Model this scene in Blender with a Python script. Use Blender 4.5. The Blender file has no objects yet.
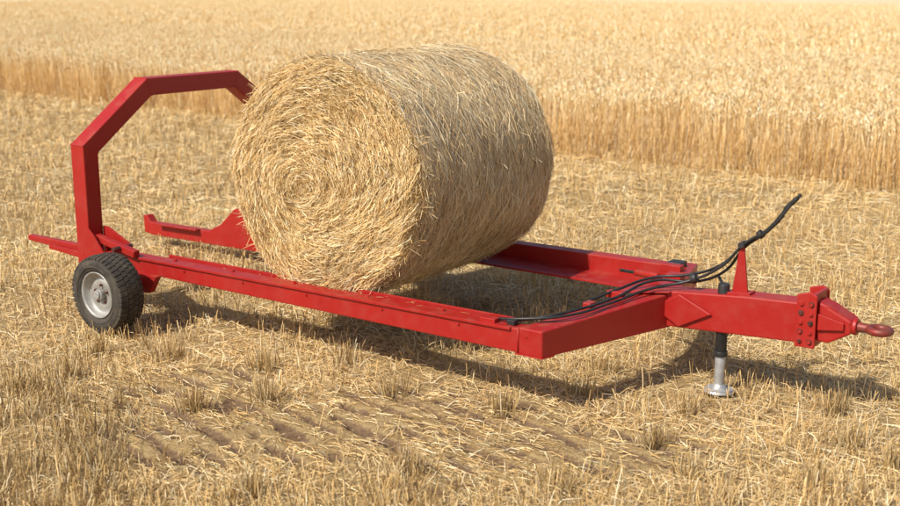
import bpy, math, numpy as np
from mathutils import Vector, Matrix
rng=np.random.default_rng(7)
S=bpy.context.scene
C=S.collection
S.view_settings.view_transform='Standard'; S.view_settings.look='None'; S.view_settings.exposure=0

# ---------------------------------------------------------------- materials
def newmat(n):
    m=bpy.data.materials.new(n); m.use_nodes=True
    nt=m.node_tree; nt.nodes.clear()
    o=nt.nodes.new('ShaderNodeOutputMaterial'); p=nt.nodes.new('ShaderNodeBsdfPrincipled')
    nt.links.new(p.outputs[0],o.inputs[0])
    return m,nt,p,o
def noise(nt,vec,scale,detail=4,rough=.55):
    n=nt.nodes.new('ShaderNodeTexNoise'); n.inputs['Scale'].default_value=scale
    n.inputs['Detail'].default_value=detail; n.inputs['Roughness'].default_value=rough
    if vec is not None: nt.links.new(vec,n.inputs['Vector'])
    return n.outputs['Fac']
def ramp(nt,fac,stops):
    r=nt.nodes.new('ShaderNodeValToRGB'); nt.links.new(fac,r.inputs[0])
    e=r.color_ramp.elements
    while len(e)<len(stops): e.new(.5)
    for i,(p,c) in enumerate(stops):
        e[i].position=p; e[i].color=(c,c,c,1) if isinstance(c,(int,float)) else (*c,1)
    return r.outputs[0]
def mixc(nt,fac,a,b,mode='MIX'):
    m=nt.nodes.new('ShaderNodeMix'); m.data_type='RGBA'; m.blend_type=mode
    for s,v in ((m.inputs[0],fac),(m.inputs[6],a),(m.inputs[7],b)):
        if isinstance(v,(int,float)): s.default_value=v
        elif isinstance(v,tuple): s.default_value=(*v,1)
        else: nt.links.new(v,s)
    return m.outputs[2]
def math_(nt,op,a,b=None):
    m=nt.nodes.new('ShaderNodeMath'); m.operation=op
    for i,v in enumerate((a,b)):
        if v is None: continue
        if isinstance(v,(int,float)): m.inputs[i].default_value=v
        else: nt.links.new(v,m.inputs[i])
    return m.outputs[0]
def bump(nt,p,h,strength,dist):
    b=nt.nodes.new('ShaderNodeBump'); b.inputs['Strength'].default_value=strength
    b.inputs['Distance'].default_value=dist
    nt.links.new(h,b.inputs['Height']); nt.links.new(b.outputs[0],p.inputs['Normal'])
def tex(nt,which='Object'):
    return nt.nodes.new('ShaderNodeTexCoord').outputs[which]

def straw_mat(name,rough=.55):
    m,nt,p,o=newmat(name)
    a=nt.nodes.new('ShaderNodeAttribute'); a.attribute_name='Col'
    nt.links.new(a.outputs['Color'],p.inputs['Base Color'])
    p.inputs['Roughness'].default_value=rough
    p.inputs['Specular IOR Level'].default_value=.35
    return m
M_straw=straw_mat('dry_straw')
M_wheat=straw_mat('ripe_wheat',.7)

def paint_mat():
    m,nt,p,o=newmat('red_paint')
    tc=tex(nt)
    n1=noise(nt,tc,3,5); n2=noise(nt,tc,45,6,.7); n3=noise(nt,tc,9,8,.7)
    base=mixc(nt,n1,(.31,.010,.009),(.40,.018,.013))
    g=nt.nodes.new('ShaderNodeNewGeometry'); sx=nt.nodes.new('ShaderNodeSeparateXYZ')
    nt.links.new(g.outputs['Normal'],sx.inputs[0])
    up=ramp(nt,sx.outputs[2],[(.3,.22),(.95,1.)])
    d=ramp(nt,n3,[(.48,0.),(.74,1.)])
    f=math_(nt,'MULTIPLY',math_(nt,'MULTIPLY',up,d),.5)
    c=mixc(nt,f,base,(.33,.14,.085))
    sp=ramp(nt,n2,[(.63,0.),(.70,1.)])
    c=mixc(nt,math_(nt,'MULTIPLY',sp,.6),c,(.12,.03,.022))
    nt.links.new(c,p.inputs['Base Color'])
    nt.links.new(ramp(nt,n3,[(.3,.30),(.7,.6)]),p.inputs['Roughness'])
    p.inputs['Specular IOR Level'].default_value=.42
    bump(nt,p,n2,.15,.003)
    return m
M_red=paint_mat()
def simple(name,c1,c2,scale,rough,metal=0,b=.2,bd=.003):
    m,nt,p,o=newmat(name); tc=tex(nt); n=noise(nt,tc,scale,6,.65)
    f=ramp(nt,n,[(.35,0.),(.65,1.)])
    nt.links.new(mixc(nt,f,c1,c2),p.inputs['Base Color'])
    p.inputs['Roughness'].default_value=rough; p.inputs['Metallic'].default_value=metal
    bump(nt,p,n,b,bd); return m
M_rubber=simple('tyre_rubber',(.022,.02,.018),(.085,.068,.048),9,.85)
M_lug=simple('tyre_tread_dusty',(.024,.021,.019),(.085,.068,.047),12,.9)
M_hose=simple('black_hose',(.012,.012,.013),(.03,.028,.026),20,.45)
M_blackpaint=simple('black_paint',(.014,.014,.015),(.035,.032,.03),14,.5)
M_rim=simple('silver_rim',(.46,.45,.42),(.26,.24,.21),10,.45,.35)
M_zinc=simple('galvanised_steel',(.55,.56,.57),(.38,.38,.38),18,.42,.5)
M_bolt=simple('bolt_steel',(.16,.05,.04),(.08,.03,.025),30,.5,.5)
M_rust=simple('worn_red_steel',(.27,.024,.018),(.17,.06,.04),18,.5,.2)

# ---------------------------------------------------------------- mesh helpers
def mesh_obj(name,verts,faces,mat,parent=None,smooth=False,bevel=0,seg=2):
    me=bpy.data.meshes.new(name); me.from_pydata([tuple(v) for v in verts],[],faces); me.update()
    o=bpy.data.objects.new(name,me); C.objects.link(o)
    if mat: me.materials.append(mat)
    if parent: o.parent=parent
    import bmesh
    bm=bmesh.new(); bm.from_mesh(me); bmesh.ops.recalc_face_normals(bm,faces=bm.faces); bm.to_mesh(me); bm.free()
    if smooth:
        for p in me.polygons: p.use_smooth=True
    if bevel:
        b=o.modifiers.new('bevel','BEVEL'); b.width=bevel; b.segments=seg; b.limit_method='ANGLE'
        b.angle_limit=math.radians(30)
    return o
def prism(name,pts,ext,mat,parent,bevel=.005):
    n=len(pts); e=Vector(ext)
    v=[Vector(p) for p in pts]+[Vector(p)+e for p in pts]
    f=[list(range(n)),list(range(2*n-1,n-1,-1))]+[[i,(i+1)%n,(i+1)%n+n,i+n] for i in range(n)]
    return mesh_obj(name,v,f,mat,parent,bevel=bevel)
def hexa(name,bot,top,mat,parent,bevel=.006):
    n=len(bot); v=[Vector(p) for p in bot]+[Vector(p) for p in top]
    f=[list(range(n)),list(range(2*n-1,n-1,-1))]+[[i,(i+1)%n,(i+1)%n+n,i+n] for i in range(n)]
    return mesh_obj(name,v,f,mat,parent,bevel=bevel)
def beam(name,p0,p1,w,h0,h1,mat,parent,bevel=.006):
    p0=Vector(p0);p1=Vector(p1); d=(p1-p0).normalized(); up=Vector((0,0,1))
    if abs(d.z)>.9: up=Vector((0,1,0))
    s=d.cross(up).normalized()*w/2; u=s.cross(d).normalized()
    v=[]
    for p,h in ((p0,h0),(p1,h1)):
        v+= [p-s-u*h/2,p+s-u*h/2,p+s+u*h/2,p-s+u*h/2]
    f=[[0,1,2,3],[7,6,5,4],[0,4,5,1],[1,5,6,2],[2,6,7,3],[3,7,4,0]]
    return mesh_obj(name,v,f,mat,parent,bevel=bevel)
def cyl(name,p0,p1,r,mat,parent,seg=24,bevel=.003,r2=None):
    p0=Vector(p0);p1=Vector(p1); d=(p1-p0).normalized()
    a=d.orthogonal().normalized(); b=d.cross(a); r2=r if r2 is None else r2
    v=[]
    for p,rr in ((p0,r),(p1,r2)):
        for i in range(seg):
            t=2*math.pi*i/seg; v.append(p+a*math.cos(t)*rr+b*math.sin(t)*rr)
    f=[list(range(seg)),list(range(2*seg-1,seg-1,-1))]+[[i,(i+1)%seg,(i+1)%seg+seg,i+seg] for i in range(seg)]
    o=mesh_obj(name,v,f,mat,parent,bevel=bevel)
    if seg>8:
        for p in o.data.polygons:
            if len(p.vertices)==4: p.use_smooth=True
    return o
def lathe(name,prof,axis_origin,mat,parent,seg=72,smooth=True,closed=False):
    v=[];f=[];n=len(prof)
    for i in range(seg):
        t=2*math.pi*i/seg
        for (y,r) in prof: v.append((axis_origin[0]+r*math.cos(t),axis_origin[1]+y,axis_origin[2]+r*math.sin(t)))
    for i in range(seg):
        j=(i+1)%seg
        for k in range(n if closed else n-1):
            l=(k+1)%n
            f.append([i*n+k,i*n+l,j*n+l,j*n+k])
    return mesh_obj(name,v,f,mat,parent,smooth=smooth)
def hose(name,pts,r,mat,parent):
    cu=bpy.data.curves.new(name,'CURVE'); cu.dimensions='3D'; cu.bevel_depth=r; cu.bevel_resolution=3; cu.resolution_u=10
    sp=cu.splines.new('BEZIER'); sp.bezier_points.add(len(pts)-1)
    for b,p in zip(sp.bezier_points,pts):
        b.co=p; b.handle_left_type='AUTO'; b.handle_right_type='AUTO'
    cu.materials.append(mat); cu.use_fill_caps=True
    o=bpy.data.objects.new(name,cu); C.objects.link(o); o.parent=parent; return o
def empty(name,loc=(0,0,0),rz=0):
    e=bpy.data.objects.new(name,None); C.objects.link(e); e.location=loc; e.rotation_euler=(0,0,rz)
    e.empty_display_size=.2; return e

def strips(name,P,side,w,col,mat,parent=None,link=True):
    N,K,_=P.shape
    if side.ndim==2: side=side[:,None,:]
    off=side*w[:,:,None]*.5
    V=np.stack([P-off,P+off],axis=2).reshape(-1,3)
    idx=(np.arange(N)[:,None]*K+np.arange(K-1)[None,:])*2
    F=np.stack([idx,idx+1,idx+3,idx+2],axis=-1).reshape(-1)
    me=bpy.data.meshes.new(name)
    me.vertices.add(len(V)); me.vertices.foreach_set('co',V.astype(np.float32).ravel())
    me.loops.add(len(F)); me.loops.foreach_set('vertex_index',F.astype(np.int32))
    nf=len(F)//4; me.polygons.add(nf); me.polygons.foreach_set('loop_start',(np.arange(nf)*4).astype(np.int32))
    me.update(calc_edges=True)
    a=me.color_attributes.new('Col','FLOAT_COLOR','POINT')
    if col.ndim==2: col=np.repeat(col[:,None,:],K,axis=1)
    cc=np.ones((N,K,2,4),np.float32); cc[...,:3]=np.clip(col,0,.86)[:,:,None,:]
    a.data.foreach_set('color',cc.ravel())
    me.materials.append(mat)
    if not link: return me
    o=bpy.data.objects.new(name,me); C.objects.link(o)
    if parent: o.parent=parent
    return o
def norm(a): return a/np.maximum(np.linalg.norm(a,axis=-1,keepdims=True),1e-9)
PAL=np.array([[.76,.525,.235],[.82,.625,.34],[.66,.425,.165],[.85,.71,.46],[.46,.295,.12]])
def strawcol(n,w=(.34,.27,.21,.12,.07),lo=.77,hi=1.09):
    i=rng.choice(len(PAL),n,p=np.array(w)/sum(w)); c=PAL[i]*rng.uniform(lo,hi,(n,1))
    return np.clip(c,0,.86)

_k=np.random.default_rng(3); _d=_k.normal(size=(14,2)); _ph=_k.uniform(0,6.28,14); _fr=_k.uniform(.6,1.6,14)
def sn(x,y,f):
    s=0
    for i in range(14):
        d=_d[i]/np.linalg.norm(_d[i]); s=s+np.sin((x*d[0]+y*d[1])*f*_fr[i]*6.28+_ph[i])
    return s/5.0
def sstep(a,b,x):
    t=np.clip((x-a)/(b-a),0,1); return t*t*(3-2*t)
def region(x,y):
    sh=(6.65-y)*.75; n=sn(x,y,.9)*.2
    return sstep(5.15,5.55,y+n)*(1-sstep(6.5,6.85,y+n))*sstep(-2.8,-2.2,x-sh+n)*(1-sstep(.2,.8,x-sh+n))
ta=math.radians(-50)
def stripe(x,y):
    w=-x*math.sin(ta)+y*math.cos(ta); l=x*math.cos(ta)+y*math.sin(ta)
    ph=1.6*sn(x,y,.35)+.9*sn(w,l*.3,1.1)
    s=np.sin(w*2*math.pi/.155+ph)
    s=s+.9*sn(w+7,l*.35,4.5)+.35*sn(x,y,9.)
    return sstep(.15,.9,s)
def soil(x,y):
    return region(x,y)*stripe(x,y)
def gh(x,y):
    near=1/(1+((np.abs(y-7)+np.abs(x))/25)**2)
    return (sn(x,y,.25)*.018+sn(x,y,1.3)*.010-.012)*near-soil(x,y)*.020

# ---------------------------------------------------------------- ground
def axis_coords(lo,hi,step,far):
    a=list(np.arange(lo,hi,step)); s=step; x=a[-1]
    while x<far: s*=1.13; x+=s; a.append(x)
    s=step; x=a[0]; b=[]
    while x>-far: s*=1.13; x-=s; b.append(x)
    return np.array(b[::-1]+a)
xs=axis_coords(-3.6,3.6,.022,1500); ys=axis_coords(4.8,7.2,.022,1500)
X,Y=np.meshgrid(xs,ys); Z=gh(X,Y)
V=np.stack([X,Y,Z],-1).reshape(-1,3); nx=len(xs); ny=len(ys)
ii=(np.arange(ny-1)[:,None]*nx+np.arange(nx-1)[None,:])
F=np.stack([ii,ii+1,ii+nx+1,ii+nx],-1).reshape(-1)
me=bpy.data.meshes.new('stubble_ground'); me.vertices.add(len(V)); me.vertices.foreach_set('co',V.astype(np.float32).ravel())
me.loops.add(len(F)); me.loops.foreach_set('vertex_index',F.astype(np.int32)); nf=len(F)//4
me.polygons.add(nf); me.polygons.foreach_set('loop_start',(np.arange(nf)*4).astype(np.int32)); me.update(calc_edges=True)
me.polygons.foreach_set('use_smooth',np.ones(nf,bool))
at=me.attributes.new('soil','FLOAT','POINT'); at.data.foreach_set('value',soil(X,Y).astype(np.float32).ravel())
ground=bpy.data.objects.new('ground',me); C.objects.link(ground)
m,nt,p,o=newmat('stubble_field_soil'); tc=tex(nt)
mp=nt.nodes.new('ShaderNodeMapping'); mp.inputs['Rotation'].default_value=(0,0,math.radians(45)); mp.inputs['Scale'].default_value=(1,4,1)
nt.links.new(tc,mp.inputs[0])
nA=noise(nt,mp.outputs[0],3,6,.6); nB=noise(nt,tc,60,8,.75); nC=noise(nt,tc,1.2,4); nD=noise(nt,tc,22,6,.7)
straw=ramp(nt,nB,[(.3,(.24,.15,.065)),(.5,(.52,.36,.165)),(.68,(.72,.54,.28))])
straw=mixc(nt,.55,straw,ramp(nt,nA,[(.3,(.40,.26,.115)),(.7,(.66,.49,.25))]))
dirt=ramp(nt,nD,[(.3,(.16,.095,.055)),(.55,(.28,.18,.105)),(.75,(.42,.29,.17))])
at=nt.nodes.new('ShaderNodeAttribute'); at.attribute_name='soil'
sf=math_(nt,'ADD',math_(nt,'MULTIPLY',at.outputs['Fac'],1.1),math_(nt,'MULTIPLY',math_(nt,'SUBTRACT',nD,.45),1.3))
sf=ramp(nt,sf,[(.15,0.),(.7,1.)])
gen=ramp(nt,nC,[(.45,.06),(.7,.4)])
sf=math_(nt,'MAXIMUM',sf,math_(nt,'MULTIPLY',gen,ramp(nt,nD,[(.4,0.),(.65,1.)])))
nt.links.new(mixc(nt,sf,straw,dirt),p.inputs['Base Color']); p.inputs['Roughness'].default_value=.95
p.inputs['Specular IOR Level'].default_value=.1
bump(nt,p,nB,.9,.025)
me.materials.append(m)

eD=np.array([.764,-.645]); eN=np.array([.645,.764]); eP=np.array([5.0,13.1])
def qdist(x,y): return (x-eP[0])*eN[0]+(y-eP[1])*eN[1]

# ---------------------------------------------------------------- litter + stubble
def sample(x0,x1,y0,y1,dens):
    n=int((x1-x0)*(y1-y0)*dens); return rng.uniform(x0,x1,n),rng.uniform(y0,y1,n)
def infield(x,y): return (qdist(x,y)<.45)&(np.abs(x)<.45*y+1.8)
def litter(name,zones):
    Ps=[];Ss=[];Ws=[];Cs=[]
    for (x0,x1,y0,y1,dens,wd,L0,L1) in zones:
        x,y=sample(x0,x1,y0,y1,dens)
        so=soil(x,y); reg=region(x,y)
        k=infield(x,y)&(rng.uniform(0,1,len(x))<(.45+.55*sstep(-.8,.4,sn(x,y,.8))))&(rng.uniform(0,1,len(x))>.95*sstep(.05,.6,so)); x=x[k];y=y[k]; n=len(x); reg=reg[k]
        th=rng.uniform(0,math.pi,n); al=rng.normal(ta,.18,n)
        th=np.where(rng.uniform(0,1,n)<np.maximum(.35,reg*.88),al,th)
        L=rng.uniform(L0,L1,n)*(1-.25*reg); z=gh(x,y)+rng.exponential(.012,n)+.003
        tilt=rng.normal(0,.18,n)*(1-.5*reg)
        d=np.stack([np.cos(th)*np.cos(tilt),np.sin(th)*np.cos(tilt),np.abs(np.sin(tilt))],-1)
        B=np.stack([x,y,z],-1)
        bend=rng.normal(0,.08,(n,3)); bend[:,2]=np.abs(bend[:,2])*.5
        P=np.stack([B-d*L[:,None]*.5*[1,1,0],B+bend*L[:,None],B+d*L[:,None]*.5],1)
        P[:,0,2]=gh(P[:,0,0],P[:,0,1])+.003; P[:,2,2]=np.maximum(P[:,2,2],gh(P[:,2,0],P[:,2,1])+.004)
        s=norm(np.cross(d,np.stack([rng.normal(0,.5,n),rng.normal(0,.5,n),np.ones(n)],-1)))
        w=rng.uniform(.5,1.3,(n,1))*wd*np.array([[1,1,.7]])
        Ps.append(P);Ss.append(s);Ws.append(w);Cs.append(strawcol(n)*(1+.10*sn(x,y,.35)+.08*reg)[:,None])
    return strips(name,np.concatenate(Ps),np.concatenate(Ss),np.concatenate(Ws),np.concatenate(Cs),M_straw)
litter('straw_litter',[(-4.5,4.5,3.8,7.6,2300,.0038,.04,.17),(-6.5,6.5,7.6,12,1100,.0052,.05,.2),(-13,9,12,20,400,.0085,.07,.26),(-15,1,20,32,170,.012,.1,.3)])

def stubble_pts(x0,x1,y0,y1,row,step,ang=-40):
    a=math.radians(ang); e=np.array([math.cos(a),math.sin(a)]); f=np.array([-e[1],e[0]])
    cx,cy=(x0+x1)/2,(y0+y1)/2; R=math.hypot(x1-x0,y1-y0)/2
    r=np.arange(-R,R,row); s=np.arange(-R,R,step); r,s=np.meshgrid(r,s); r=r.ravel();s=s.ravel()
    wob=sn(s*.3+r,r,.2)*.05
    r=r+wob+rng.normal(0,row*.16,len(r)); s=s+rng.normal(0,step,len(s))
    x=cx+s*e[0]+r*f[0]; y=cy+s*e[1]+r*f[1]
    k=(x>x0)&(x<x1)&(y>y0)&(y<y1); return x[k],y[k]
def stems(x,y,h,wd,lean=.22,dark=1.):
    n=len(x); z=gh(x,y)-.005
    l=rng.normal(0,lean,(n,2)); d=norm(np.stack([l[:,0],l[:,1],np.ones(n)],-1))
    B=np.stack([x,y,z],-1); bend=rng.normal(0,.06,(n,3))
    P=np.stack([B,B+(d*.55+bend)*h[:,None],B+d*h[:,None]],1)
    t=rng.uniform(0,math.pi,n); s=np.stack([np.cos(t),np.sin(t),np.zeros(n)],-1)
    w=rng.uniform(.6,1.35,(n,1))*wd*np.array([[1.15,1,.85]])
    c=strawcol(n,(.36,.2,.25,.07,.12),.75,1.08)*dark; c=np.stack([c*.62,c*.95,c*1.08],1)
    return P,s,w,c
acc=[]
for (x0,x1,y0,y1,row,step,wd,hh) in [(-4.5,4.5,3.8,7.6,.15,.011,.0042,.13),(-6.5,6.5,7.6,12,.15,.015,.0056,.14),(-13,9,12,20,.16,.03,.009,.15),(-15,1,20,32,.2,.05,.013,.16)]:
    x,y=stubble_pts(x0,x1,y0,y1,row,step)
    k=infield(x,y)&(rng.uniform(0,1,len(x))<.14+.86*sstep(-.5,.7,sn(x,y,.9)+.5*sn(x,y,3)))&(rng.uniform(0,1,len(x))>.97*sstep(0,.5,region(x,y)))
    x=x[k];y=y[k]
    h=rng.uniform(.35,1.25,len(x))*hh
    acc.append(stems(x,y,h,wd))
x,y=sample(-3,3,4.2,5.5,1100); k=rng.uniform(0,1,len(x))<sstep(5.5,5.0,y+.25*sn(x,y,.8))*(.3+.7*sstep(-.3,.5,sn(x,y,1.6))); x=x[k];y=y[k]
acc.append(stems(x,y,rng.uniform(.07,.20,len(x)),.0044,.26,.92))
x,y=sample(-3.4,-1.3,4.8,6.8,1500); k=(rng.uniform(0,1,len(x))<sstep(-1.75,-2.35,x+(6.6-y)*-.55+.2*sn(x,y,1.2))*sstep(-.4,.5,sn(x,y,1.5)+.2)); x=x[k];y=y[k]
acc.append(stems(x,y,rng.uniform(.06,.19,len(x)),.0044,.22,.70))
tufts=[(-1.75,7.16),(-1.03,6.36),(-1.12,6.92),(-2.25,6.78),(-.33,6.5),(.28,6.24),(1.05,5.79),(2.03,5.73),(-1.4,6.2),(2.1,6.2),(2.14,5.44),(-.65,7.05),(-2.22,7.25),(-2.5,6.62),(1.3,6.2),(.75,6.55),(.95,6.9),(-.2,5.4),(.5,5.2),(1.7,5.2),(-1.7,5.5),(1.15,5.35),(-.9,5.1)]
for (tx,ty) in tufts:
    n=rng.integers(60,130); sx=rng.uniform(.03,.05); ex=rng.uniform(.5,1.3); x=tx+rng.normal(0,sx,n); y=ty+rng.normal(0,sx*ex,n)
    P,s,w,c=stems(x,y,rng.uniform(.05,.16,n),.0044,.12,.74)
    fan=(P[:,0,:2]-np.array([tx,ty])); P[:,2,:2]+=fan*.3; P[:,1,:2]+=fan*.12
    acc.append((P,s,w,c))
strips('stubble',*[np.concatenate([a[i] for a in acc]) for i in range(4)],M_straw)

# ---------------------------------------------------------------- standing wheat
def wheat_tile(size,dens,wd,hm,edge=False):
    n=int(size*size*dens); x=rng.uniform(0,size,n); y=rng.uniform(0,size,n)
    if edge:
        k=y>.10+.09*np.sin(x*2*math.pi/size*2+1)+.06*np.sin(x*2*math.pi/size*5)+rng.normal(0,.05,n); x=x[k];y=y[k]; n=len(x)
    h=rng.normal(hm,.06,n)+.03*np.sin(x*3.1)*np.cos(y*2.7); l=rng.normal(0,.11,(n,2)); l[:,0]+=.04
    if edge: l[:,1]-=np.maximum(0,.25-y)*rng.uniform(0,1.2,n)
    B=np.stack([x,y,np.zeros(n)],-1); T=np.stack([x+l[:,0]*h,y+l[:,1]*h,h],-1)
    droop=rng.normal(0,1,(n,2)); droop=droop/np.linalg.norm(droop,axis=1,keepdims=True)
    H=T+np.stack([droop[:,0]*.045,droop[:,1]*.045,rng.uniform(-.03,.05,n)],-1)
    t=rng.uniform(0,math.pi,n); s=np.stack([np.cos(t),np.sin(t),np.zeros(n)],-1)
    c=strawcol(n,(.33,.34,.08,.25,.0),.90,1.07)
    mid=B*.5+T*.5+np.concatenate([rng.normal(0,.014,(n,2)),np.zeros((n,1))],1)
    k=rng.uniform(.8,1.25,(n,1))
    H2=T*.5+H*.5
    P=np.stack([B,mid,T,T+(H-T)*.12,H2+(H-T)*.1,H+(H-T)*.3],1)
    w=np.array([[1,1,.8,2.2,2.5,.3]])*wd*k
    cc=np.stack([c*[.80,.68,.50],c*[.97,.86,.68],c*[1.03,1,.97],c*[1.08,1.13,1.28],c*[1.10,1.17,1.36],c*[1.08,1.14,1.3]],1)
    P2=P[:, [2,3,4,5]]; P2=np.concatenate([P2,P2[:,3:],P2[:,3:]],1); s2=np.stack([-s[:,1],s[:,0],s[:,2]],-1)
    w2=np.array([[.8,2.0,2.4,.3,.1,.1]])*wd*k; c2=cc[:,[2,3,4,5,5,5]]
    m=int(n*.6); i=rng.integers(0,n,m); f=rng.uniform(.15,.8,m)[:,None]; L0=B[i]+(T[i]-B[i])*f
    a=rng.uniform(0,6.28,m); dd=np.stack([np.cos(a),np.sin(a),np.zeros(m)],-1); L=rng.uniform(.08,.2,m)[:,None]
    up=np.array([0,0,1.])
    P3=np.stack([L0,L0+dd*L*.2+up*L*.25,L0+dd*L*.45+up*L*.25,L0+dd*L*.6+up*L*.05,L0+dd*L*.68-up*L*.3,L0+dd*L*.7-up*L*.6],1)
    s3=np.stack([-dd[:,1],dd[:,0],dd[:,2]],-1); w3=np.array([[.8,1.5,1.6,1.3,1.,.2]])*wd*np.ones((m,1)); c3=strawcol(m,(.35,.25,.25,.1,.05),.8,1.05)
    c3=np.repeat(c3[:,None],6,1)
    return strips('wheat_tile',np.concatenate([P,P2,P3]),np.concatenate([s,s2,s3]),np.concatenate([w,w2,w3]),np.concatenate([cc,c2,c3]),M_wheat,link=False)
wf=empty('wheat_field'); ea=math.atan2(eD[1],eD[0])
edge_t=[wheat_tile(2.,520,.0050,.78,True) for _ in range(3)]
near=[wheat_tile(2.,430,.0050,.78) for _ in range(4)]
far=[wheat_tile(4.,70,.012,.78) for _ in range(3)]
cnt=0
def put(tile,s,q,size,i):
    global cnt
    o=bpy.data.objects.new('wheat_patch',tile); C.objects.link(o); o.parent=wf
    p=eP+eD*s+eN*q
    o.location=(p[0],p[1],float(gh(np.array(p[0]),np.array(p[1])))-.01); r=ea
    if i%2:
        p2=eP+eD*(s+size)+eN*(q+size); o.location=(p2[0],p2[1],o.location[2]); r+=math.pi
    o.rotation_euler=(0,0,r); o.scale=(1,1,rng.uniform(.94,1.04)); cnt+=1
for q in np.arange(0,12,2.):
    for s in np.arange(-46,30,2.):
        c=eP+eD*(s+1)+eN*(q+1)
        if c[1]>2 and abs(c[0])<.40*c[1]+3:
            if q==0: put(edge_t[rng.integers(3)],s,rng.uniform(-.08,.08),2.,0)
            else: put(near[rng.integers(4)],s+rng.uniform(-.2,.2),q,2.,rng.integers(2))
for q in np.arange(12,64,4.):
    for s in np.arange(-80,50,4.):
        c=eP+eD*(s+2)+eN*(q+2)
        if c[1]>5 and abs(c[0])<.40*c[1]+3: put(far[rng.integers(3)],s,q,4.,rng.integers(2))
qs=np.concatenate([[.55],np.arange(.9,20,.8),np.geomspace(20,1300,40)]); ss=np.concatenate([-np.geomspace(1400,40,25),np.arange(-39,36,.8),np.geomspace(36,1300,25)])
SS,QQ=np.meshgrid(ss,qs); PX=eP[0]+eD[0]*SS+eN[0]*QQ; PY=eP[1]+eD[1]*SS+eN[1]*QQ
PZ=.46+.27*sstep(10,60,QQ)+.03*sn(PX,PY,.3)/(1+QQ/60)
PZ[0]=-.12
V=np.stack([PX,PY,PZ],-1).reshape(-1,3); a,b=SS.shape
F=[[i*b+j,i*b+j+1,(i+1)*b+j+1,(i+1)*b+j] for i in range(a-1) for j in range(b-1)]
m,nt,p,o=newmat('wheat_canopy'); tc=tex(nt); n1=noise(nt,tc,14,8,.8); n2=noise(nt,tc,.15,4)
c=ramp(nt,n1,[(.3,(.50,.35,.18)),(.5,(.73,.57,.34)),(.7,(.84,.71,.49))])
c=mixc(nt,.3,c,ramp(nt,n2,[(.35,(.66,.50,.28)),(.65,(.84,.72,.50))]))
nt.links.new(c,p.inputs['Base Color']); p.inputs['Roughness'].default_value=.9; p.inputs['Specular IOR Level'].default_value=.1
bump(nt,p,n1,.6,.05)
mesh_obj('thatch',V,F,m,wf,smooth=True)

# ---------------------------------------------------------------- TRAILER
A=math.radians(-36)
T=empty('bale_trailer',(.492,6.13,0),A)
RB=.33
def ztop(u): return .437+.030*(u+3.6)/3.6
def rail(nm,v0,v1,u0,u1):
    pts=[(u0,v0,RB),(u1,v0,RB-.002),(u1,v0,ztop(u1)),(u0,v0,ztop(u0))]
    prism(nm,pts,(0,v1-v0,0),M_red,T,.007)
rail('near_rail',0,.11,-3.6,-.12)
rail('far_rail',1.83,1.94,-3.9,-.12)
def flange(nm,v0,v1,dz,th):
    pts=[(-3.3,v0,ztop(-3.3)+dz),(-.2,v0,ztop(-.2)+dz),(-.2,v0,ztop(-.2)+dz+th),(-3.3,v0,ztop(-3.3)+dz+th)]
    prism(nm,pts,(0,v1-v0,0),M_red,T,.002)
flange('near_top_flange',-.014,.03,-.014,.016)
prism('near_inner_upstand',[(-3.1,.132,ztop(-3.1)-.04),(-.25,.132,ztop(-.25)-.04),(-.25,.132,ztop(-.25)+.014),(-3.1,.132,ztop(-3.1)+.014)],(0,.012,0),M_red,T,.002)
prism('near_ledge',[(-3.2,.108,.338),(-.3,.108,.338),(-.3,.108,.352),(-3.2,.108,.352)],(0,.13,0),M_red,T,.002)
prism('far_ledge',[(-3.2,1.56,.338),(-.3,1.56,.338),(-.3,1.56,.352),(-3.2,1.56,.352)],(0,.272,0),M_red,T,.002)
for i,u in enumerate((-3.05,-2.5,-1.95,-1.35,-.8,-.35)):
    prism(f'ledge_gusset_{i}',[(u,.108,.352),(u,.108,.42),(u,.20,.352)],(.012,0,0),M_red,T,.001)
    cyl(f'rail_bolt_{i}',(u+.25,.0,ztop(u)-.035),(u+.25,-.008,ztop(u)-.035),.008,M_red,T,6,.001)
    cyl(f'rail_stud_{i}',(u+.1,.06,ztop(u)-.0),(u+.1,.06,ztop(u)+.016),.011,M_red,T,6,.001)
zb,zt=.325,.475; zt2=.530
hexa('front_member_near',[(-.15,-.004,zb),(.0,-.004,zb),(.29,.95,zb),(.14,.97,zb)],[(-.15,-.004,zt),(.0,-.004,zt),(.29,.95,zt2),(.14,.97,zt2)],M_red,T,.008)
hexa('front_member_far',[(.14,1.01,zb+.003),(.29,1.03,zb+.003),(.0,1.944,zb+.003),(-.15,1.944,zb+.003)],[(.14,1.01,zt2-.002),(.29,1.03,zt2-.002),(.0,1.944,zt),(-.15,1.944,zt)],M_red,T,.008)
prism('corner_cap',[(-.17,-.008,zb-.004),(.004,-.008,zb-.004),(.03,.08,zb-.004),(-.17,.08,zb-.004)],(0,0,.008),M_red,T,.001)
cyl('corner_weld',(-.152,-.004,zb+.004),(-.152,-.004,zt-.004),.004,M_red,T,10,0)
prism('drawbar',[(.12,.92,.328),(1.13,.92,.38),(1.13,.92,.605),(.75,.92,.588),(.12,.92,.535)],(0,.145,0),M_red,T,.009)
prism('gusset_plate',[(.19,.913,.445),(.36,.913,.545),(.56,.913,.455),(.36,.913,.350)],(0,-.014,0),M_red,T,.006)
prism('top_plate',[(.02,.78,zt2-.004),(.30,.90,zt2+.010),(.30,1.09,zt2+.010),(.02,1.2,zt2-.004)],(0,0,.010),M_red,T,.002)
prism('coupling_plate',[(1.05,.905,.365),(1.16,.905,.365),(1.16,.905,.655),(1.12,.905,.675),(1.05,.905,.655)],(0,-.016,0),M_red,T,.004)
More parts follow.
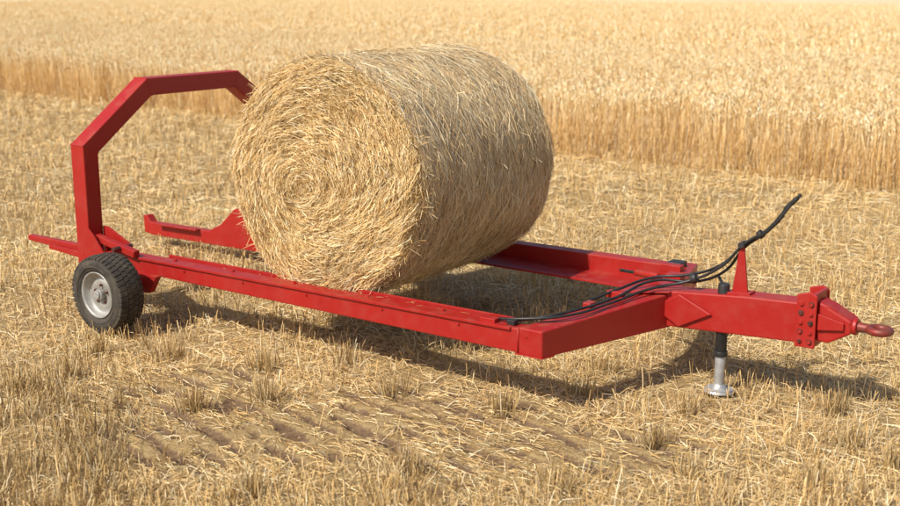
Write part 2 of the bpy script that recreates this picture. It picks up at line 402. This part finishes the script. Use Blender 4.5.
prism('coupling_plate_far',[(1.05,1.08,.365),(1.16,1.08,.365),(1.16,1.08,.655),(1.12,1.08,.675),(1.05,1.08,.655)],(0,.016,0),M_red,T,.004)
prism('coupling_end',[(1.131,.895,.37),(1.131,1.09,.37),(1.131,1.09,.665),(1.131,.895,.665)],(.022,0,0),M_red,T,.003)
for i in range(5):
    for j,u in enumerate((1.078,1.132)):
        z=.40+i*.052
        cyl(f'bolt_{i}_{j}',(u,.889,z),(u,.878,z),.011,M_red if (i+j)%3 else M_bolt,T,6,.001)
        cyl(f'washer_{i}_{j}',(u,.8895,z),(u,.886,z),.016,M_bolt if (i+j)%2 else M_red,T,16,.0005)
prism('tongue',[(1.153,.925,.40),(1.22,.925,.40),(1.335,.94,.465),(1.335,.94,.535),(1.22,.925,.60),(1.153,.925,.625)],(0,.13,0),M_red,T,.012)
prism('tongue_rib',[(1.165,.915,.47),(1.30,.93,.485),(1.30,.93,.525),(1.165,.915,.56)],(0,-.012,0),M_red,T,.003)
cyl('tongue_collar',(1.33,.99,.50),(1.355,.99,.50),.046,M_red,T,24,.004)
cyl('eye_shank',(1.34,.99,.50),(1.42,.99,.50),.03,M_rust,T,20,.003,.024)
bpy.ops.mesh.primitive_torus_add(major_radius=.052,minor_radius=.021,major_segments=48,minor_segments=16,location=(0,0,0))
r=bpy.context.object; r.name='towing_eye'; r.data.materials.append(M_rust); r.parent=T; r.location=(1.468,.99,.50)
for pp in r.data.polygons: pp.use_smooth=True
prism('hose_bracket',[(.64,.985,.572),(.735,.985,.58),(.70,.985,.85),(.672,.985,.85)],(0,.014,0),M_red,T,.002)
prism('hose_bracket_base',[(.62,.95,.574),(.76,.95,.586),(.76,.95,.60),(.62,.95,.588)],(0,.085,0),M_red,T,.002)
cyl('bracket_ring',(.686,.965,.862),(.686,1.03,.862),.018,M_blackpaint,T,16,.002)
H=[[(-.42,.075,.465),(-.18,.07,.50),(.02,.2,.52),(.12,.55,.535),(.22,.86,.57),(.40,.97,.62),(.58,.98,.73),(.70,.985,.87),(.83,.99,.97),(.93,.985,1.10)],
   [(-.30,.10,.46),(-.10,.11,.51),(.03,.28,.535),(.11,.6,.55),(.20,.92,.60),(.42,1.0,.61),(.58,1.01,.69),(.70,1.0,.85),(.80,1.0,.935),(.86,1.0,1.0)],
   [(-.05,.5,.51),(.05,.75,.56),(.16,.98,.60),(.34,1.03,.63),(.55,1.02,.72),(.69,1.02,.86),(.83,.97,.955),(.97,.97,1.14)]]
for i,h in enumerate(H): hose(f'hydraulic_hose_{i}',h,.0082,M_hose,T)
def coup(nm,p,d,L=.09):
    p=Vector(p); d=Vector(d).normalized()
    cyl(nm+'_sleeve',p-d*.02,p+d*L*.5,.013,M_blackpaint,T,14,.002)
    cyl(nm+'_tip',p+d*L*.5,p+d*L,.009,M_blackpaint,T,14,.002)
coup('coupler_a',(.93,.985,1.10),(.1,-.0,.13),.07); coup('coupler_b',(.86,1.0,1.0),(.06,0,.065),.07); coup('coupler_c',(.97,.97,1.14),(.14,0,.16),.055)
cyl('hose_tie',(.40,.97,.625),(.43,.975,.64),.030,M_blackpaint,T,14,.003)
cyl('hose_tie_2',(.78,.985,.925),(.80,.985,.945),.024,M_blackpaint,T,14,.003)
for i,(u,v,z,a,b,c,mt) in enumerate([(-.36,.03,.475,.10,.05,.03,M_red),(-.22,.045,.48,.05,.04,.03,M_blackpaint),(.0,.5,.515,.05,.07,.03,M_red),(.05,.72,.535,.10,.05,.04,M_red),(.12,1.35,.52,.10,.08,.05,M_red),(-.02,1.6,.51,.14,.06,.05,M_red),(-.06,1.75,.50,.1,.1,.04,M_blackpaint)]):
    beam(f'fitting_{i}',(u-a/2,v,z),(u+a/2,v,z),b,c,c,mt,T,.004)
cyl('fold_cylinder',(-.08,1.22,.545),(.12,1.12,.57),.020,M_red,T,18,.003)
cyl('fold_cylinder_rod',(-.24,1.32,.52),(-.08,1.22,.545),.010,M_blackpaint,T,14,.001)
JU,JV=.600,.968
cyl('jack_sleeve',(JU,JV,.22),(JU,JV,.63),.033,M_blackpaint,T,24,.004)
cyl('jack_leg',(JU,JV,.01),(JU,JV,.225),.030,M_zinc,T,24,.002)
cyl('jack_collar',(JU,JV,.205),(JU,JV,.235),.039,M_blackpaint,T,24,.003)
cyl('jack_foot',(JU,JV,-.006),(JU,JV,.010),.092,M_zinc,T,28,.003,.082)
cyl('jack_foot_cone',(JU,JV,.008),(JU,JV,.04),.05,M_zinc,T,24,.002,.03)
cyl('jack_crank',(JU,JV,.615),(JU-.08,JV+.1,.645),.009,M_blackpaint,T,10,.001)
def hoop():
    c=[(0.0,.33),(0.0,1.15),(.55,1.545),(1.42,1.545),(1.97,1.15),(1.97,.20)]
    h=.063; off=[]
    for i,p in enumerate(c):
        p=Vector(p)
        if i==0: d=(Vector(c[1])-p).normalized(); m_=Vector((-d.y,d.x))
        elif i==len(c)-1: d=(p-Vector(c[i-1])).normalized(); m_=Vector((-d.y,d.x))
        else:
            d0=(p-Vector(c[i-1])).normalized(); d1=(Vector(c[i+1])-p).normalized()
            n0=Vector((-d0.y,d0.x)); n1=Vector((-d1.y,d1.x)); m_=(n0+n1).normalized(); m_=m_/m_.dot(n0)
        off.append((p+m_*h,p-m_*h))
    v=[];f=[]
    for (a,b) in off:
        for u in (-3.84,-3.70): v.append((u,a.x,a.y)); v.append((u,b.x,b.y))
    for i in range(len(c)-1):
        k=i*4; l=k+4
        f+=[[k,k+1,l+1,l],[k+2,l+2,l+3,k+3],[k,l,l+2,k+2],[k+1,k+3,l+3,l+1]]
    f+=[[0,2,3,1]]; k=(len(c)-1)*4; f+=[[k,k+1,k+3,k+2]]
    mesh_obj('hoop',v,f,M_red,T,bevel=.007)
    for i in (1,2,3,4):
        a,b=off[i]; d=(a-b).normalized(); t=Vector((-d.y,d.x))*.006
        q=[a+d*.002-t,a+d*.002+t,b-d*.002+t,b-d*.002-t]
        prism(f'hoop_weld_{i}',[(-3.698,p.x,p.y) for p in q],(-.144,0,0),M_red,T,.002)
hoop()
prism('hoop_foot_plate',[(-3.66,-.075,.34),(-3.5,-.075,.34),(-3.5,-.075,.40),(-3.64,-.075,.56),(-3.694,-.075,.60),(-3.694,-.075,.34)],(0,.014,0),M_red,T,.002)
prism('hoop_foot_plate_b',[(-3.66,.055,.40),(-3.40,.055,.44),(-3.40,.055,.50),(-3.64,.055,.60),(-3.694,.055,.60),(-3.694,.055,.40)],(0,.014,0),M_red,T,.002)
beam('hoop_link',(-3.68,-.01,.53),(-3.25,-.02,.465),.05,.05,.05,M_red,T)
cyl('hoop_pivot',(-3.55,-.10,.42),(-3.55,.09,.42),.026,M_red,T,18,.003)
cyl('pivot_pin',(-3.40,-.10,.49),(-3.40,.06,.49),.018,M_bolt,T,14,.002)
beam('rear_extension',(-3.72,.03,.405),(-4.52,.03,.42),.05,.075,.04,M_red,T)
beam('rear_extension_skid',(-3.65,-.035,.375),(-4.2,-.035,.40),.02,.05,.03,M_red,T,.003)
prism('axle_bracket',[(-3.42,-.055,.345),(-3.02,-.055,.345),(-3.10,-.055,.22),(-3.30,-.055,.20)],(0,.05,0),M_red,T,.004)
cyl('stub_axle',(-3.21,-.33,.265),(-3.21,.08,.265),.032,M_red,T,20,.003)
prism('axle_bracket_far',[(-3.42,1.95,.345),(-3.02,1.95,.345),(-3.10,1.95,.22),(-3.30,1.95,.20)],(0,.05,0),M_red,T,.004)
cyl('stub_axle_far',(-3.21,1.9,.265),(-3.21,2.27,.265),.032,M_red,T,20,.003)
prism('loading_arm',[(-3.70,1.60,.12),(-5.02,1.60,.105),(-5.12,1.60,.12),(-5.13,1.60,.27),(-5.08,1.60,.275),(-5.03,1.60,.215),(-4.3,1.60,.225),(-4.15,1.60,.30),(-3.98,1.60,.45),(-3.70,1.60,.47)],(0,.075,0),M_red,T,.006)
beam('loading_arm_cross',(-3.76,1.64,.27),(-3.76,1.94,.30),.10,.12,.12,M_red,T)
prism('loading_arm_lip',[(-4.9,1.595,.215),(-4.4,1.595,.222),(-4.4,1.595,.234),(-4.9,1.595,.227)],(0,-.05,0),M_red,T,.002)

def wheel(nm,u,v,z,sgn):
    W=empty(nm); W.parent=T; W.location=(u,v,z)
    if sgn>0: W.rotation_euler=(0,0,math.pi)
    R=.262; w=.098
    prof=[(-w*.72,.150),(-w*.9,.160),(-w*1.0,.18),(-w*1.06,.205),(-w*1.02,.228),(-w*.88,R-.014),(-w*.6,R-.004),(0,R),(w*.6,R-.004),(w*.88,R-.014),(w*1.02,.228),(w*1.06,.205),(w*1.0,.18),(w*.9,.160),(w*.72,.150)]
    lathe('tyre',prof,(0,0,0),M_rubber,W,96)
    lathe('sidewall_ridge',[(-w*1.03,.186),(-w*1.075,.190),(-w*1.075,.194),(-w*1.04,.198)],(0,0,0),M_lug,W)
    vs=[];fs=[]
    n=44
    for i in range(n):
        for row,(y0,y1,sh,rr) in enumerate(((-w*.97,-w*.46,0,-.011),(-w*.38,-w*.04,.5,0),(w*.04,w*.38,0,0),(w*.46,w*.97,.5,-.011))):
            t=2*math.pi*(i+sh)/n; dt=2*math.pi/n*.40
            b=len(vs)
            for rad0 in (R-.02,R+.0035):
                for (tt,yy) in ((t-dt,y0),(t+dt,y0),(t+dt+.03,y1),(t-dt+.03,y1)):
                    q=rad0+(rr if abs(yy)>w*.9 else 0)
                    vs.append((q*math.cos(tt),yy,q*math.sin(tt)))
            fs+=[[b,b+1,b+2,b+3],[b+7,b+6,b+5,b+4]]+[[b+k,b+(k+1)%4,b+4+(k+1)%4,b+4+k] for k in range(4)]
    mesh_obj('tread',vs,fs,M_lug,W,bevel=.0015,seg=1)
    lathe('rim',[(-w*.80,.153),(-w*.94,.158),(-w*.97,.152),(-w*.80,.143),(-w*.50,.135),(-w*.40,.12),(-w*.50,.10),(-w*.58,.085),(-w*.45,.06),(-w*.43,.0)],(0,0,0),M_rim,W)
    lathe('rim_barrel',[(-w*.8,.150),(0,.14),(w*.8,.150),(w*.5,.1),(w*.4,.0)],(0,0,0),M_rim,W)
    cyl('hub',(0,-w*.40,0),(0,-w*.85,0),.038,M_rim,W,24,.006)
    cyl('hub_cap',(0,-w*.85,0),(0,-w*.98,0),.024,M_zinc,W,20,.005)
    for i in range(5):
        t=2*math.pi*i/5+.3
        cyl(f'wheel_nut_{i}',(.062*math.cos(t),-w*.45,.062*math.sin(t)),(.062*math.cos(t),-w*.64,.062*math.sin(t)),.009,M_bolt,W,6,.001)
wheel('wheel_near',-3.21,-.31,.262,-1); wheel('wheel_far',-3.21,2.27,.262,1)

# ---------------------------------------------------------------- BALE
bu=-1.69; Rb=.752; Lb=1.48; zc=1.10
ca,sa=math.cos(A),math.sin(A); bv=.15
B=empty('hay_bale',(.492+bu*ca-bv*sa, 6.13+bu*sa+bv*ca, zc),A)
CX,CZ=-.15,-.04
def rad(th,y):
    return Rb*(1+.012*np.sin(2*th+.6)+.009*np.sin(3*th+1+y)+.006*np.sin(5*th+y*3)+.006*np.sin(9*th+y*5)+.004*np.sin(y*14+th)+.003*np.sin(y*31+th*3))
def flat(P):
    z=P[...,2]; lim=-.738
    P[...,2]=np.where(z<lim+.03,lim+.03+(z-lim-.03)*.35,z); return P
def facexy(r,th):
    k=np.clip(1-r/Rb,0,1); R_=r*rad(th,0)/Rb
    return R_*np.cos(th)+CX*k, R_*np.sin(th)+CZ*k
def facez(r,th):
    x,z=facexy(r,th)
    return -.02*(1-(r/Rb)**2)+.016*sn(x,z,1.3)+.009*sn(x,z,3.5)+.004*sn(x,z,8.)+.004*np.sin(r*48+8*sn(x,z,.9))*np.clip(r/.2,0,1)
seg=260
rings=[]
th=np.linspace(0,2*math.pi,seg,endpoint=False)
EB=.06
for r_ in np.linspace(0.01,Rb-EB,40):
    x_,z_=facexy(r_*np.ones(seg),th); rings.append((x_,facez(r_,th),z_))
for k in np.linspace(0,math.pi/2,7)[1:]:
    R_=(Rb-EB+EB*math.sin(k)); x_,z_=facexy(R_*np.ones(seg),th); rings.append((x_,EB*(1-math.cos(k))+facez(Rb-EB,th)*math.cos(k),z_))
for yy in np.linspace(EB,Lb-EB,44)[1:-1]: R_=rad(th,yy); rings.append((R_*np.cos(th),yy*np.ones(seg),R_*np.sin(th)))
for k in np.linspace(0,math.pi/2,7)[:-1]:
    R_=(Rb-EB+EB*math.cos(k))*rad(th,Lb)/Rb; rings.append((R_*np.cos(th),Lb-EB*(1-math.sin(k))+0*th,R_*np.sin(th)))
for r_ in np.linspace(0.01,Rb-EB,26)[::-1]:
    x_,z_=facexy(r_*np.ones(seg),th); rings.append((x_,Lb-facez(r_,th),z_))
V=np.stack([np.stack(q,-1) for q in rings]).reshape(-1,3); V=flat(V)
nr=len(rings); F=[[i*seg+j,i*seg+(j+1)%seg,(i+1)*seg+(j+1)%seg,(i+1)*seg+j] for i in range(nr-1) for j in range(seg)]
F+= [list(range(seg)),[(nr-1)*seg+j for j in range(seg)][::-1]]
m,nt,p,o=newmat('packed_straw'); tc=tex(nt); sx=nt.nodes.new('ShaderNodeSeparateXYZ'); nt.links.new(tc,sx.inputs[0])
tht=math_(nt,'ARCTAN2',sx.outputs[2],sx.outputs[0]); r2=math_(nt,'SQRT',math_(nt,'ADD',math_(nt,'MULTIPLY',sx.outputs[0],sx.outputs[0]),math_(nt,'MULTIPLY',sx.outputs[2],sx.outputs[2])))
cb=nt.nodes.new('ShaderNodeCombineXYZ'); nt.links.new(math_(nt,'MULTIPLY',tht,6.),cb.inputs[0]); nt.links.new(math_(nt,'MULTIPLY',r2,70.),cb.inputs[1]); nt.links.new(math_(nt,'MULTIPLY',sx.outputs[1],90.),cb.inputs[2])
n1=noise(nt,cb.outputs[0],1.,8,.7); n3=noise(nt,tc,35,6,.7)
c=ramp(nt,n1,[(.3,(.24,.15,.06)),(.5,(.55,.38,.17)),(.68,(.75,.57,.30))])
c=mixc(nt,ramp(nt,n3,[(.3,.45),(.6,0.)]),c,(.25,.155,.065))
nt.links.new(c,p.inputs['Base Color']); p.inputs['Roughness'].default_value=.85; p.inputs['Specular IOR Level'].default_value=.15
bump(nt,p,n1,.8,.015)
mesh_obj('core',V,F,m,B,smooth=True)
def face_strands(n,ysign,Lmax,chaos):
    r=np.sqrt(rng.uniform(.0008,1,n))*(Rb-.012); t0=rng.uniform(0,2*math.pi,n)
    x0,z0=facexy(r,t0)
    k_=rng.uniform(0,1,n)<.5+.5*sstep(-.7,.3,sn(x0,z0,2.6)+.7*sn(x0,z0,6.)); r=r[k_];t0=t0[k_];x0=x0[k_];z0=z0[k_]; n=len(r)
    L=rng.uniform(.03,Lmax,n); K=5
    sk=rng.normal(.10,chaos,n)+.42*sn(x0,z0,1.1)+.22*sn(x0,z0,3.)
    k=np.linspace(-.5,.5,K)[None,:]
    arc=k*L[:,None]*np.cos(sk)[:,None]; rr=np.clip(r[:,None]+k*L[:,None]*np.sin(sk)[:,None],.005,Rb-.004)
    tt=t0[:,None]+arc/np.maximum(r,.14)[:,None]
    lift=rng.exponential(.008,n)[:,None]+rng.normal(0,.016,n)[:,None]*k*2
    edge=np.clip((rr-(Rb-EB))/EB,0,1)
    yy=facez(rr,tt)*(1-edge)-.002-np.maximum(lift,0)+EB*(1-np.sqrt(1-edge**2*.98))
    px,pz=facexy(rr,tt)
    P=np.stack([px,yy if ysign<0 else Lb-yy,pz],-1)
    rad_=np.stack([np.cos(t0),np.zeros(n),np.sin(t0)],-1); s=norm(rad_+rng.normal(0,.5,(n,3))*[.3,1,.3])
    w=rng.uniform(.5,1.4,(n,1))*.0040*np.array([[.5,1,1,1,.5]])
    c=strawcol(n,(.36,.28,.18,.12,.06),.82,1.1)
    tone=1+.08*sn(x0,z0,1.3)+.07*sn(x0,z0,5.)
    return flat(P),s,w,np.clip(c*tone[:,None],0,.86)
def side_strands(n):
    y=rng.uniform(.02,Lb-.02,n); t0=rng.uniform(0,2*math.pi,n)
    k_=rng.uniform(0,1,n)<.5+.5*sstep(-.7,.3,sn(t0*Rb*.5,y,2.6)+.6*sn(t0*.7,y,6.)); y=y[k_];t0=t0[k_]; n=len(y)
    L=rng.uniform(.05,.24,n); K=5
    sk=rng.normal(0,.42,n)+.2*sn(t0,y,1.2); sk=np.where(rng.uniform(0,1,n)<.2,rng.uniform(-1.5,1.5,n),sk)
    k=np.linspace(-.5,.5,K)[None,:]
    tt=t0[:,None]+k*(L*np.cos(sk))[:,None]/Rb; yy=np.clip(y[:,None]+k*(L*np.sin(sk))[:,None],.01,Lb-.01)
    lift=rng.exponential(.005,n)[:,None]+rng.normal(0,.011,n)[:,None]*k*2
    e=np.clip((EB-np.minimum(yy,Lb-yy))/EB,0,1); RR=rad(tt,yy)-EB*(1-np.sqrt(1-e**2*.98))+.003+np.maximum(lift,0)
    P=np.stack([RR*np.cos(tt),yy,RR*np.sin(tt)],-1)
    s=norm(np.stack([np.zeros(n),np.ones(n),np.zeros(n)],-1)+rng.normal(0,.35,(n,3)))
    w=rng.uniform(.5,1.3,(n,1))*.0040*np.array([[.5,1,1,1,.5]])
    c=strawcol(n,(.28,.38,.11,.19,.04),.84,1.12); g=c.mean(1,keepdims=True); c=c*.86+g*.14*np.array([1.05,1,.92])
    c=c*(1+.06*np.sin(t0*7+y*3)+.08*sn(t0,y,2.5))[:,None]
    return flat(P),s,w,np.clip(c,0,.86)
def stick_out(n):
    t=rng.uniform(0,2*math.pi,n); near_=rng.uniform(0,1,n)<.65
    y=np.where(near_,rng.uniform(0,.10,n),rng.uniform(.1,Lb,n)); R0=rad(t,y)-.03
    b=np.stack([R0*np.cos(t),y,R0*np.sin(t)],-1)
    tang=np.stack([-np.sin(t),np.zeros(n),np.cos(t)],-1); ra=np.stack([np.cos(t),np.zeros(n),np.sin(t)],-1)
    d=norm(ra*rng.uniform(.15,.8,(n,1))+tang*rng.normal(0,1.,(n,1))+np.array([0,-1,0])*rng.normal(.2,.5,(n,1)))
    L=rng.uniform(.04,.12,n)[:,None]
    P=np.stack([b,b+d*L*.5+ra*.003,b+d*L+[0,0,-.01]],1); s=norm(np.cross(d,rng.normal(size=(n,3))))
    w=np.ones((n,1))*.0034*np.array([[1,1,.6]]); return P,s,w,strawcol(n)
a=[face_strands(30000,-1,.16,.34),face_strands(13000,-1,.09,.8),face_strands(7000,1,.28,.2),side_strands(44000)]
strips('straw',*[np.concatenate([q[i] for q in a]) for i in range(4)],M_straw,B)
strips('loose_straw',*stick_out(2800),M_straw,B)
n=50; ys_=np.linspace(.03,Lb-.03,n); K=260; tt=np.linspace(0,2*math.pi,K)
P=np.zeros((2*n,K,3))
for i,y in enumerate(ys_):
    for j in (0,1):
        yy=y+(.012*np.sign(np.sin(tt*60+j*math.pi)) if j else 0*tt)+.005*np.sin(tt*5+i)+.004*np.sin(tt*13+i*2.)
        R_=rad(tt,yy)+.010
        P[2*i+j]=np.stack([R_*np.cos(tt),yy,R_*np.sin(tt)],-1)
s=np.tile(np.array([0,1.,0]),(2*n,1)); w=np.ones((2*n,K))*.0012
strips('net_wrap',flat(P),s,w,np.tile(np.array([.82,.80,.75]),(2*n,1)),M_straw,B)

# a few fallen straws caught on the frame
n=36; u=rng.normal(-1.5,.55,n); v=rng.uniform(.04,.115,n); th_=rng.uniform(0,3.14,n); L=rng.uniform(.02,.07,n)
z=np.array([ztop(q) for q in u])+.005+rng.uniform(0,.005,n)
d=np.stack([np.cos(th_),np.sin(th_)*.5,np.zeros(n)],-1); Bp=np.stack([u,v,z],-1)
P=np.stack([Bp-d*L[:,None]*.5,Bp,Bp+d*L[:,None]*.5],1)
strips('straw_wisps',P,norm(np.stack([-d[:,1],d[:,0],np.zeros(n)],-1)),np.ones((n,3))*.003,strawcol(n),M_straw,T)

# ---------------------------------------------------------------- light, camera
sd=Vector((-.74,-.67,1.04)).normalized()
L=bpy.data.lights.new('sun','SUN'); L.energy=5.0; L.angle=math.radians(.5); L.color=(1,.945,.84)
lo=bpy.data.objects.new('sun',L); C.objects.link(lo); lo.rotation_euler=(-sd).to_track_quat('-Z','Y').to_euler(); lo.location=(-8,-6,12)
W=bpy.data.worlds.new('World'); S.world=W; W.use_nodes=True; nt=W.node_tree
sky=nt.nodes.new('ShaderNodeTexSky'); sky.sky_type='NISHITA'; sky.sun_disc=False
sky.sun_elevation=math.asin(sd.z); sky.sun_rotation=math.atan2(sd.x,sd.y); sky.air_density=1.0; sky.dust_density=2.0
bg=nt.nodes['Background']; bg.inputs[1].default_value=.115; nt.links.new(sky.outputs[0],bg.inputs[0])
cam=bpy.data.cameras.new('camera'); co=bpy.data.objects.new('camera',cam); C.objects.link(co)
co.location=(0,0,2.3); co.rotation_euler=(math.radians(90-12.82),0,0); cam.lens=48; cam.sensor_width=36; cam.clip_end=4000
cam.dof.use_dof=True; cam.dof.focus_distance=7.2; cam.dof.aperture_fstop=2.2
S.camera=co
print('tiles',cnt)
